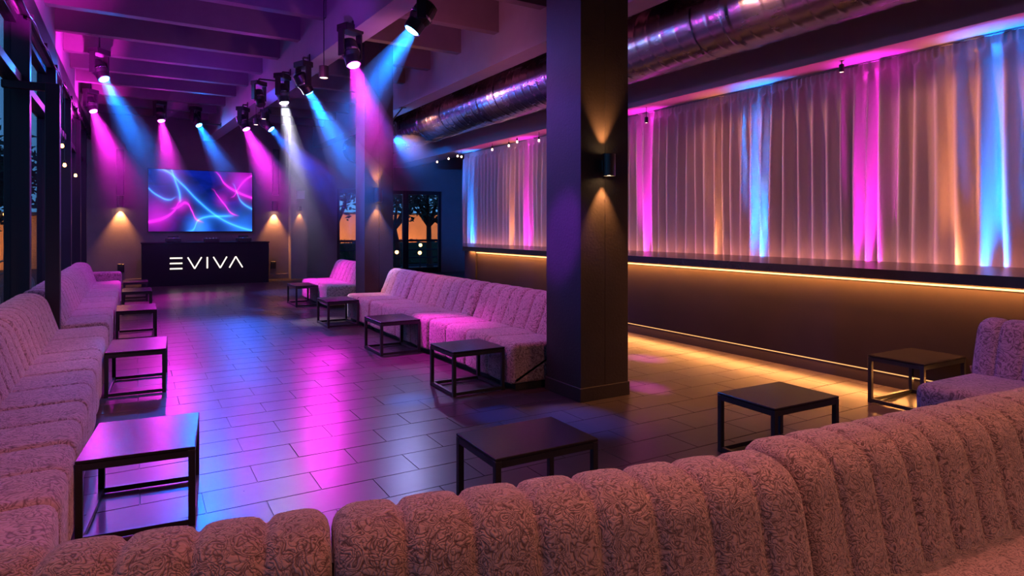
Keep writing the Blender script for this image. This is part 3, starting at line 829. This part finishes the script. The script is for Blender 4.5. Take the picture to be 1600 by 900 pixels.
def moving_light(label, pos, target, color, lens, power, mount_z, size=26, beam=4.2, d0=0.20, s=1.0, mount_dx=0.0, second=None, spill=45):
    """pos = lens centre; hangs from mount_z"""
    pos = Vector(pos); target = Vector(target); d = (target - pos).normalized()
    piv = pos - d * 0.17 * s
    t = thing('moving_head_light', label, 'stage light', (piv.x, piv.y, piv.z), 0, 'moving head stage lights')
    yawz = math.atan2(d.y, d.x)
    Rz = Matrix.Rotation(yawz, 4, 'Z')
    def tr(m): m.v = [tuple(Rz @ Vector(p)) for p in m.v]; return m
    top = 0.22 * s
    tr(MB().box(-0.09 * s, 0.09 * s, -0.125 * s, 0.125 * s, top, top + 0.085 * s, 0.008)).build('base', 'black_plastic', t)
    for q in (-1, 1):
        tr(MB().box(-0.045 * s, 0.045 * s, q * 0.128 * s - 0.014, q * 0.128 * s + 0.014, -0.06 * s, top + 0.02 * s, 0.004)).build('yoke_arm', 'black_plastic', t)
    bx1 = beam_x(piv.y); bx0 = bx1 - 0.30; arm = None; mount_z = 4.95
    if 4.70 < piv.x + mount_dx < 5.02 or bx0 < piv.x < bx1: mount_z = 4.0
    elif piv.x <= bx0 and bx0 - piv.x < 0.6: arm = bx0
    elif piv.x >= bx1 and piv.x - bx1 < 0.6: arm = bx1
    elif any(abs(piv.y - (10.33 + 1.27 * k)) < 0.08 for k in range(-9, 8)) and piv.x < 2.0: mount_z = 4.45
    zt = (4.06 if arm else mount_z) - piv.z
    MB().tube([(0, 0, top + 0.08 * s), (mount_dx, 0, zt)], 0.014, 8).build('stem', 'black_metal', t)
    if arm:
        ax = arm - piv.x
        MB().tube([(0, 0, zt), (ax, 0, zt)], 0.014, 8).build('bracket_arm', 'black_metal', t)
        q = 0.012 if ax < 0 else -0.012
        MB().box(min(ax, ax + q), max(ax, ax + q), -0.06, 0.06, zt - 0.05, zt + 0.05).build('mount_plate', 'black_metal', t)
    else: MB().box(mount_dx - 0.06, mount_dx + 0.06, -0.06, 0.06, zt - 0.012, zt).build('mount_plate', 'black_metal', t)
    Q = d.to_track_quat('Z', 'Y').to_matrix().to_4x4()
    prof = [(0.055 * s, -0.15 * s), (0.095 * s, -0.13 * s), (0.105 * s, -0.05 * s), (0.105 * s, 0.03 * s), (0.088 * s, 0.07 * s), (0.088 * s, 0.155 * s), (0.078 * s, 0.17 * s), (0.070 * s, 0.165 * s)]
    hd = MB().lathe(prof, 24, Q).build('head', 'black_plastic', t)
    if lens:
        MB().lathe([(0.066 * s, 0.166 * s), (0.060 * s, 0.176 * s), (0.03 * s, 0.182 * s)], 24, Q).build('lens', lens, hd, True)
    MB().lathe([(0.107 * s, -0.012 * s), (0.110 * s, -0.010 * s), (0.110 * s, 0.010 * s), (0.107 * s, 0.012 * s)], 24, Q).build('trim_ring', 'chrome', hd)
    if color is None: return t
    def ray_of(tgt, pw, sz, bl, dd):
        dv = (Vector(tgt) - pos).normalized(); o0 = pos + dv * 0.03
        spot(o0, Vector(tgt), color, pw * 2.4, sz, 0.9, 0.04)
        if dv.z < 0: spot(o0, o0 + Vector((-0.3, -1.0, -1.6)), color, spill, 165, 0.3, 0.06)  # extra wide spot added per lamp for floor shine and coloured ambient
        ha = math.radians(sz / 2); n = 24; r0 = 0.055 * s; r1 = r0 + bl * math.tan(ha) * 1.02
        if dv.z < 0: bl = min(bl, (pos.z - 0.02) / -dv.z - 0.3)
        r1 = r0 + bl * math.tan(ha) * 1.02
        m = MB().lathe([(r1, -bl), (r0, 0.0)], n)
        nm = 'haze_' + label.replace(' ', '_')[:40] + str(len(M)); beam_mat(nm, dd, bl)
        b = m.build('light_beam', nm, t, True); b.location = o0 - piv
        b.rotation_euler = dv.to_track_quat('-Z', 'Y').to_euler()
        tag(b, 'soft cone of lit haze below the lamp', kind='stuff')
    ray_of(target, power, size, beam, d0)
    if second: ray_of(*second)
    return t

def aim(px0, py0, px1, py1, y): return at_y(px1, py1, y)
# along the main beam (photograph order from the camera outwards)
L1 = at_z(643, 48, 3.55); moving_light('blue stage light at the top, nearest on the main beam', L1, at_y(560, 172, L1.y + 0.2), CYAN, 'lens_blue', 480, 4.0, 25, 2.6, 0.22, 1.1)
L2 = at_z(553, 102, 3.55); moving_light('magenta stage light second along the main beam', L2, at_y(600, 270, L2.y - 0.5), MAG, 'lens_magenta', 420, 4.0, 28, 2.0, 0.20, 1.1)
L3 = at_z(483, 145, 3.55); moving_light('blue stage light third along the main beam', L3, at_y(570, 298, L3.y + 0.4), CYAN, 'lens_blue', 620, 4.0, 27, 3.0, 0.24, 1.0)
L4 = at_z(444, 161, 3.55); moving_light('white stage light with a narrow beam on the main beam', L4, at_y(482, 380, L4.y - 0.3), WHITE, 'lens_white', 420, 4.0, 20, 4.0, 0.18, 1.0)
L5 = at_z(424, 202, 3.60); moving_light('small blue stage light right of the white beam', L5, at_y(520, 300, L5.y - 0.5), BLUE, 'lens_blue', 520, 4.45, 24, 4.0, 0.18, 1.0)
L6 = at_z(385, 202, 3.55); moving_light('magenta stage light at the far end of the main beam', L6, at_y(432, 300, L6.y - 0.4), MAG, 'lens_magenta', 560, 4.0, 34, 2.6, 0.20, 1.0)
L7 = at_z(311, 196, 4.0); moving_light('blue stage light above the video screen', L7, at_y(356, 275, L7.y - 0.5), CYAN, 'lens_blue', 620, 4.45, 26, 2.2, 0.22, 1.0)
L8 = at_z(252, 189, 4.0); moving_light('magenta stage light beaming up and down above the screen', L8, at_y(270, 290, L8.y - 0.4), MAG, 'lens_magenta', 620, 4.45, 30, 2.1, 0.20, 1.0,
    second=(at_y(322, 105, L8.y - 1.0), 260, 26, 1.7, 0.30))
L9 = at_z(163, 124, 3.95); moving_light('blue stage light under the joists at the upper left', L9, at_y(240, 270, L9.y - 0.6), CYAN, 'lens_blue', 640, 4.45, 24, 3.4, 0.20, 1.1)
L10 = at_z(146, 174, 3.95); moving_light('magenta stage light in the upper left corner', L10, at_y(190, 290, L10.y - 0.5), MAG, 'lens_magenta', 640, 4.45, 32, 2.9, 0.20, 1.0)
L11 = at_z(614, 212, 3.42); moving_light('blue stage light beside the far pillar under the duct', L11, at_y(722, 312, 18.5), CYAN, 'lens_blue', 520, 4.0, 30, 4.0, 0.24, 0.8, 0.25)
L12 = at_z(408, 165, 3.6); moving_light('unlit black stage light hanging from the main beam', L12, L12 + Vector((0.2, -0.3, -1)), None, None, 0, 4.0, s=0.9)

# coloured pools on the dance floor come from unseen spots added for them, without fixtures
def pool(px, py, src, color, power, size, blend=1.0):
    spot(src, at_z(px, py, 0.0), color, power, size, blend, 0.03)
pool(425, 592, (4.86, 7.4, 3.95), CYAN, 3400, 4.5)
pool(492, 598, (4.86, 6.4, 3.95), (0.15, 0.28, 1.0), 2600, 4)
pool(640, 625, (0.2, 4.4, 4.3), CYAN, 3600, 6)
pool(395, 484, (2.6, 5.0, 3.9), CYAN, 5000, 3)
pool(470, 487, (2.6, 5.0, 3.9), (0.2, 0.3, 1.0), 4000, 2.2)
pool(502, 560, (4.2, 15.0, 4.2), MAG, 500, 5)
pool(905, 655, (2.7, 7.6, 3.7), (0.0, 0.09, 1.0), 2000, 9)
pool(780, 648, (2.7, 8.6, 3.7), (0.0, 0.09, 1.0), 1600, 6)
for py_, sz_, pw_ in ((560, 5.5, 5200), (605, 4.5, 4200), (655, 4.5, 3400)):
    pool(1010, py_, (4.86, 8.8, 3.95), MAG, pw_, sz_)
# added unseen spots whose shine runs towards the viewer along the polished floor
def streak(px, y, z, color, power, size, aim_y=610):
    p = at_y(px, 300, y)
    spot((p.x, y, z), at_z(px, aim_y, 0.0), color, power, size, 1.0, 0.05)
streak(505, 16.5, 4.1, MAG, 300, 20)
streak(268, 18.5, 4.2, MAG, 300, 20, 540)
streak(360, 18.0, 4.2, (0.0, 0.13, 1.0), 2600, 22, 540)
streak(385, 15.0, 4.2, (0.0, 0.13, 1.0), 1400, 22, 600)
streak(325, 13.0, 4.2, (0.0, 0.13, 1.0), 700, 22, 660)
streak(640, 12.2, 3.85, (0.45, 0.45, 1.0), 110, 22, 660)
streak(185, 11.0, 4.2, MAG, 28, 24, 720)
spot((1.0, 6.2, 4.0), (3.3, 4.68, 1.9), BLUE, 260, 30, 0.7, 0.05)  # unseen spots added to colour the left faces of the pillars
spot((0.6, 3.6, 4.2), (3.3, 4.68, 1.45), VIO, 1600, 10, 0.8, 0.05)
spot((1.0, 12.5, 4.0), (3.3, 10.7, 1.9), BLUE, 420, 30, 0.7, 0.05)
# added unseen spots throwing a purple wash up onto the header and joists
for yy in (4.5, 8.0, 11.5, 15.0):
    spot((-0.45, yy, 3.5), (-1.05, yy + 1.0, 4.5), MAG, 260, 75, 0.9, 0.05)
spot((1.3, 6.5, 2.9), (1.0, 9.0, 4.6), VIO, 90, 120, 1.0, 0.1)
spot((1.0, 11.5, 2.9), (0.8, 14.0, 4.6), VIO, 90, 120, 1.0, 0.1)
spot((3.3, 6.8, 2.8), (3.5, 9.0, 4.5), PINK, 50, 120, 1.0, 0.1)

for yy in (4.0, 7.0, 10.0, 13.0):  # unseen pink spots added to light the deck above the duct
    spot((5.30, yy, 4.15), (5.6, yy + 0.8, 4.95), (1.0, 0.15, 0.35), 22, 130, 1.0, 0.05)
# small pendant spots
def pendant(label, p, top, r=0.05, h=0.13, bulb='bulb_small'):
    t = thing('pendant_spot', label, 'pendant lamp', (p[0], p[1], p[2]), 0, 'small black pendant lamps')
    MB().lathe([(r * 0.8, 0.012), (r * 0.85, 0.0), (r, 0.0), (r, h), (r * 0.5, h + 0.01)], 18).build('can', 'black_plastic', t)
    cn = [c for c in t.children if c.name.startswith('can')][0]
    MB().lathe([(r * 0.75, 0.004), (r * 0.75, 0.011)], 16).build('bulb', bulb, cn)
    MB().tube([(0, 0, h), (0, 0, top - p[2])], 0.006, 6).build('rod', 'black_metal', t)
pendant('black pendant spot right of the main beam, largest', at_z(506, 122, 3.55), 4.95, 0.065, 0.16)
pendant('tiny pendant lamp left of the white stage light', at_z(412, 186, 3.6), 4.0, 0.05, 0.12)
pendant('tiny pendant lamp farthest along the main beam', at_z(400, 195, 3.55), 4.0, 0.05, 0.12)
for i, (px, py, lb) in enumerate([(683, 254, 'bare bulb under the soffit, leftmost by the doors'), (701, 249, 'bare bulb under the soffit, second from the doors'), (715, 245, 'bare bulb under the soffit, at the curtain end'), (721, 246, 'bare bulb under the soffit, right at the curtain edge'),
        (769, 235, 'bare bulb under the soffit, first over the curtain'), (795, 229, 'bare bulb under the soffit, second over the curtain'), (808, 223, 'bare bulb under the soffit, third over the curtain'), (842, 221, 'bare bulb under the soffit, left of the near pillar')]):
    p = at_x(px, py, 7.2)
    t = thing('pendant_bulb', lb, 'bulb', tuple(p), 0, 'bulbs under the soffit')
    MB().lathe([(0.006, -0.01), (0.018, 0.0), (0.021, 0.015), (0.016, 0.035), (0.012, 0.045)], 14).build('globe', 'bulb_small', t, True)
    MB().lathe([(0.018, 0.045), (0.018, 0.09), (0.008, 0.10)], 12).build('socket', 'black_plastic', t)
    MB().tube([(0, 0, 0.09), (0, 0, 3.5 - p.z)], 0.005, 6).build('cord', 'black_metal', t)
for px, py, lb in ((1315, 113, 'small black track lamp under the soffit at the right'), (1010, 192, 'small black track lamp under the soffit beside the near pillar')):
    p = at_x(px, py, 7.25)
    pendant(lb, p, 3.5, 0.03, 0.09)

# festoon cable along the left header
cab = thing('festoon_cable', 'festoon cable with clips along the left window header', 'cable', (-0.98, 0, 3.83))
pts = [(0.0, 5 + 0.25 * i, -0.05 * abs(math.sin(i * 0.6))) for i in range(58)]
MB().tube(pts, 0.008, 6).build('wire', 'black_metal', cab)
for i in range(0, 58, 5): MB().box(-0.05, 0.012, pts[i][1] - 0.02, pts[i][1] + 0.02, -0.03, 0.03).build('clip', 'black_metal', cab)
for px, py, lb in ((97, 229, 'bulb added for the brightest reflected glint in the left windows'), (101, 259, 'bulb added for the second reflected glint down in the left windows'), (118, 275, 'small bulb added for a reflected glint farther along the left windows')):
    p = at_x(px, py, -1.0)  # bulbs added to stand in for lights reflected in the glass
    t = thing('glint_bulb', lb, 'bulb', tuple(p), 0, 'bulbs added for glints in the left windows')
    MB().lathe([(0.008, -0.02), (0.022, -0.01), (0.026, 0.01), (0.016, 0.04)], 14).build('globe', 'bulb_warm', t, True)
    MB().lathe([(0.018, 0.04), (0.018, 0.09)], 12).build('socket', 'black_plastic', t)
    MB().tube([(0, 0, 0.09), (0, 0, 3.83 - p.z)], 0.005, 6).build('cord', 'black_metal', t)

# ================================================================== OUTSIDE
struct(MB().box(-60, 60, -20, 90, -0.6, -0.25).build('ground', 'terrace'), 'dark terrace outside the windows')
def tree(label, x, y, h, seed, spread=2.2, n_leaf=1100, zf=0.55):
    rnd = random.Random(seed)
    t = thing('tree', label, 'tree', (x, y, -0.26), 0, 'trees on the terrace')
    m = MB(); tips = []
    base = [(0, 0, 0), (rnd.uniform(-.1, .1), rnd.uniform(-.1, .1), h * 0.18), (rnd.uniform(-.2, .2), rnd.uniform(-.2, .2), h * 0.36)]
    m.tube(base, [0.17, 0.13, 0.11], 8)
    for k in range(6):
        a = 2 * PI * k / 6 + rnd.uniform(-.4, .4); e = Vector((math.cos(a) * spread * rnd.uniform(.4, .8), math.sin(a) * spread * rnd.uniform(.4, .8), h * rnd.uniform(.6, .9)))
        s = Vector(base[2]); mid = s.lerp(e, 0.5) + Vector((rnd.uniform(-.25, .25), rnd.uniform(-.25, .25), -0.15))
        m.tube([s, mid, e], [0.085, 0.055, 0.02], 6); tips += [e, mid.lerp(e, .5)]
    m.build('trunk', 'bark', t)
    m = MB()
    for i in range(n_leaf):
        c = rnd.choice(tips) + Vector((rnd.gauss(0, .55), rnd.gauss(0, .55), rnd.gauss(0.15, .42)))
        if c.z < h * zf * 0.75: continue
        u = Vector((rnd.gauss(0, 1), rnd.gauss(0, 1), rnd.gauss(0, .6))).normalized(); w = u.orthogonal().normalized(); s = rnd.uniform(.09, .19)
        m.add([c - u * s, c + w * s * .45, c + u * s, c - w * s * .45], [(0, 1, 2, 3)])
    tag(m.build('foliage', 'leaf', t), kind='stuff')
tree('leafy tree outside the doors, left of the far pillar', 7.0, 26.5, 5.0, 1)
tree('leafy tree outside the doors, just right of the far pillar', 9.2, 24.8, 4.8, 2, 1.7)
tree('leafy tree outside the doors, centre of the right leaf', 11.2, 26.0, 5.2, 3)
tree('leafy tree outside the doors, nearest the curtain', 12.6, 27.5, 5.0, 4)
tree('dark tree outside the left windows, closest', -4.3, 26.0, 4.6, 5, 1.6, 2200, 0.4)
tree('dark tree outside the left windows, farther off', -8.0, 40.0, 6.0, 6, 2.4, 2200, 0.4)
# lit garden walls behind the trees
t = thing('garden_wall', 'orange lit garden wall beyond the glass doors', 'wall', (0, 33, -0.25))
MB().box(2, 24, 0, 0.3, 0, 2.5, 0.01).build('masonry', 'far_wall_paint', t); MB().box(1.9, 24.1, -0.06, 0.36, 2.5, 2.6, 0.01).build('coping', 'terrace', t)
spot((8.5, 30.5, 0.2), (8.5, 33, 1.6), (1.0, 0.36, 0.08), 420, 120, 1, 0.1)
spot((12.5, 30.5, 0.2), (12.5, 33, 1.6), (1.0, 0.36, 0.08), 420, 120, 1, 0.1)
spot((16.5, 30.5, 0.2), (16.5, 33, 1.6), (1.0, 0.36, 0.08), 420, 120, 1, 0.1)
t = thing('hedge', 'dark clipped hedge in front of the orange garden wall', 'hedge', (4.0, 29.6, -0.25))
hv = MB().box(0, 18, 0, 0.7, 0, 1.05, 0.05); hv.build('core', 'leaf', t)
hm = MB()
for i in range(1500):
    c = Vector((random.uniform(0, 18), random.uniform(-0.1, 0.8), random.uniform(0.05, 1.2))); u_ = Vector((random.gauss(0, 1), random.gauss(0, 1), random.gauss(0, 1))).normalized(); w_ = u_.orthogonal().normalized()
    hm.add([c - u_ * .12, c + w_ * .06, c + u_ * .12, c - w_ * .06], [(0, 1, 2, 3)])
tag(hm.build('foliage', 'leaf', t), kind='stuff')
t = thing('garden_pavilion', 'low orange lit pavilion outside the left windows', 'pavilion', (-7.5, 34, -0.25))
MB().box(-1.5, 5.2, 0, 2, 0, 2.3, 0.01).build('masonry', 'far_wall_paint', t); MB().box(-1.8, 5.5, -0.4, 2.3, 2.3, 2.45, 0.01).build('roof', 'terrace', t)
spot((-5.5, 31.5, 0.3), (-5.5, 34, 1.4), (1.0, 0.36, 0.08), 420, 120, 1, 0.1)
def railing(label, x0, y0, x1, y1):
    t = thing('terrace_railing', label, 'railing', (x0, y0, -0.25), math.atan2(y1 - y0, x1 - x0))
    L = math.hypot(x1 - x0, y1 - y0)
    for z in (0.95, 0.65, 0.35): MB().tube([(0, 0, z), (L, 0, z)], 0.022, 6).build('rail', 'railing_paint', t)
    k = int(L / 1.6)
    for i in range(k + 1): MB().tube([(L * i / k, 0, 0), (L * i / k, 0, 0.97)], 0.025, 6).build('post', 'railing_paint', t)
railing('dark terrace railing beyond the glass doors', 5.0, 22.6, 15.5, 22.6)
railing('dark terrace railing outside the left windows', -2.8, 6.0, -2.8, 22.0)
def lantern(label, p, r=0.07):
    t = thing('terrace_lantern', label, 'lantern', (p.x, p.y, -0.25), 0, 'glowing terrace lanterns')
    h = p.z + 0.25
    MB().tube([(0, 0, 0), (0, 0, h - r)], 0.02, 8).build('post', 'railing_paint', t)
    MB().lathe([(r * .4, h - r), (r, h - r * .4), (r, h + r * .4), (r * .4, h + r)], 14).build('globe', 'bulb_warm', t, True)
    MB().lathe([(r * .9, h + r), (r * .3, h + r * 1.6)], 14).build('cap', 'railing_paint', t)
for px, py, y, lb in ((620, 394, 23.5, 'glowing lantern outside, beside the far pillar'), (656, 395, 23.5, 'glowing lantern outside, low in the right door leaf'), (657, 383, 25.0, 'glowing lantern outside, just above the low one')):
    lantern(lb, at_y(px, py, y))
for px, py, x, lb in ((18, 405, -2.4, 'glowing lantern outside the left windows, low'), (18, 177, -2.2, 'glowing lamp outside high in the left window'), (8, 335, -3.2, 'glowing lantern outside the left windows, mid height')):
    lantern(lb, at_x(px, py, x), 0.05)
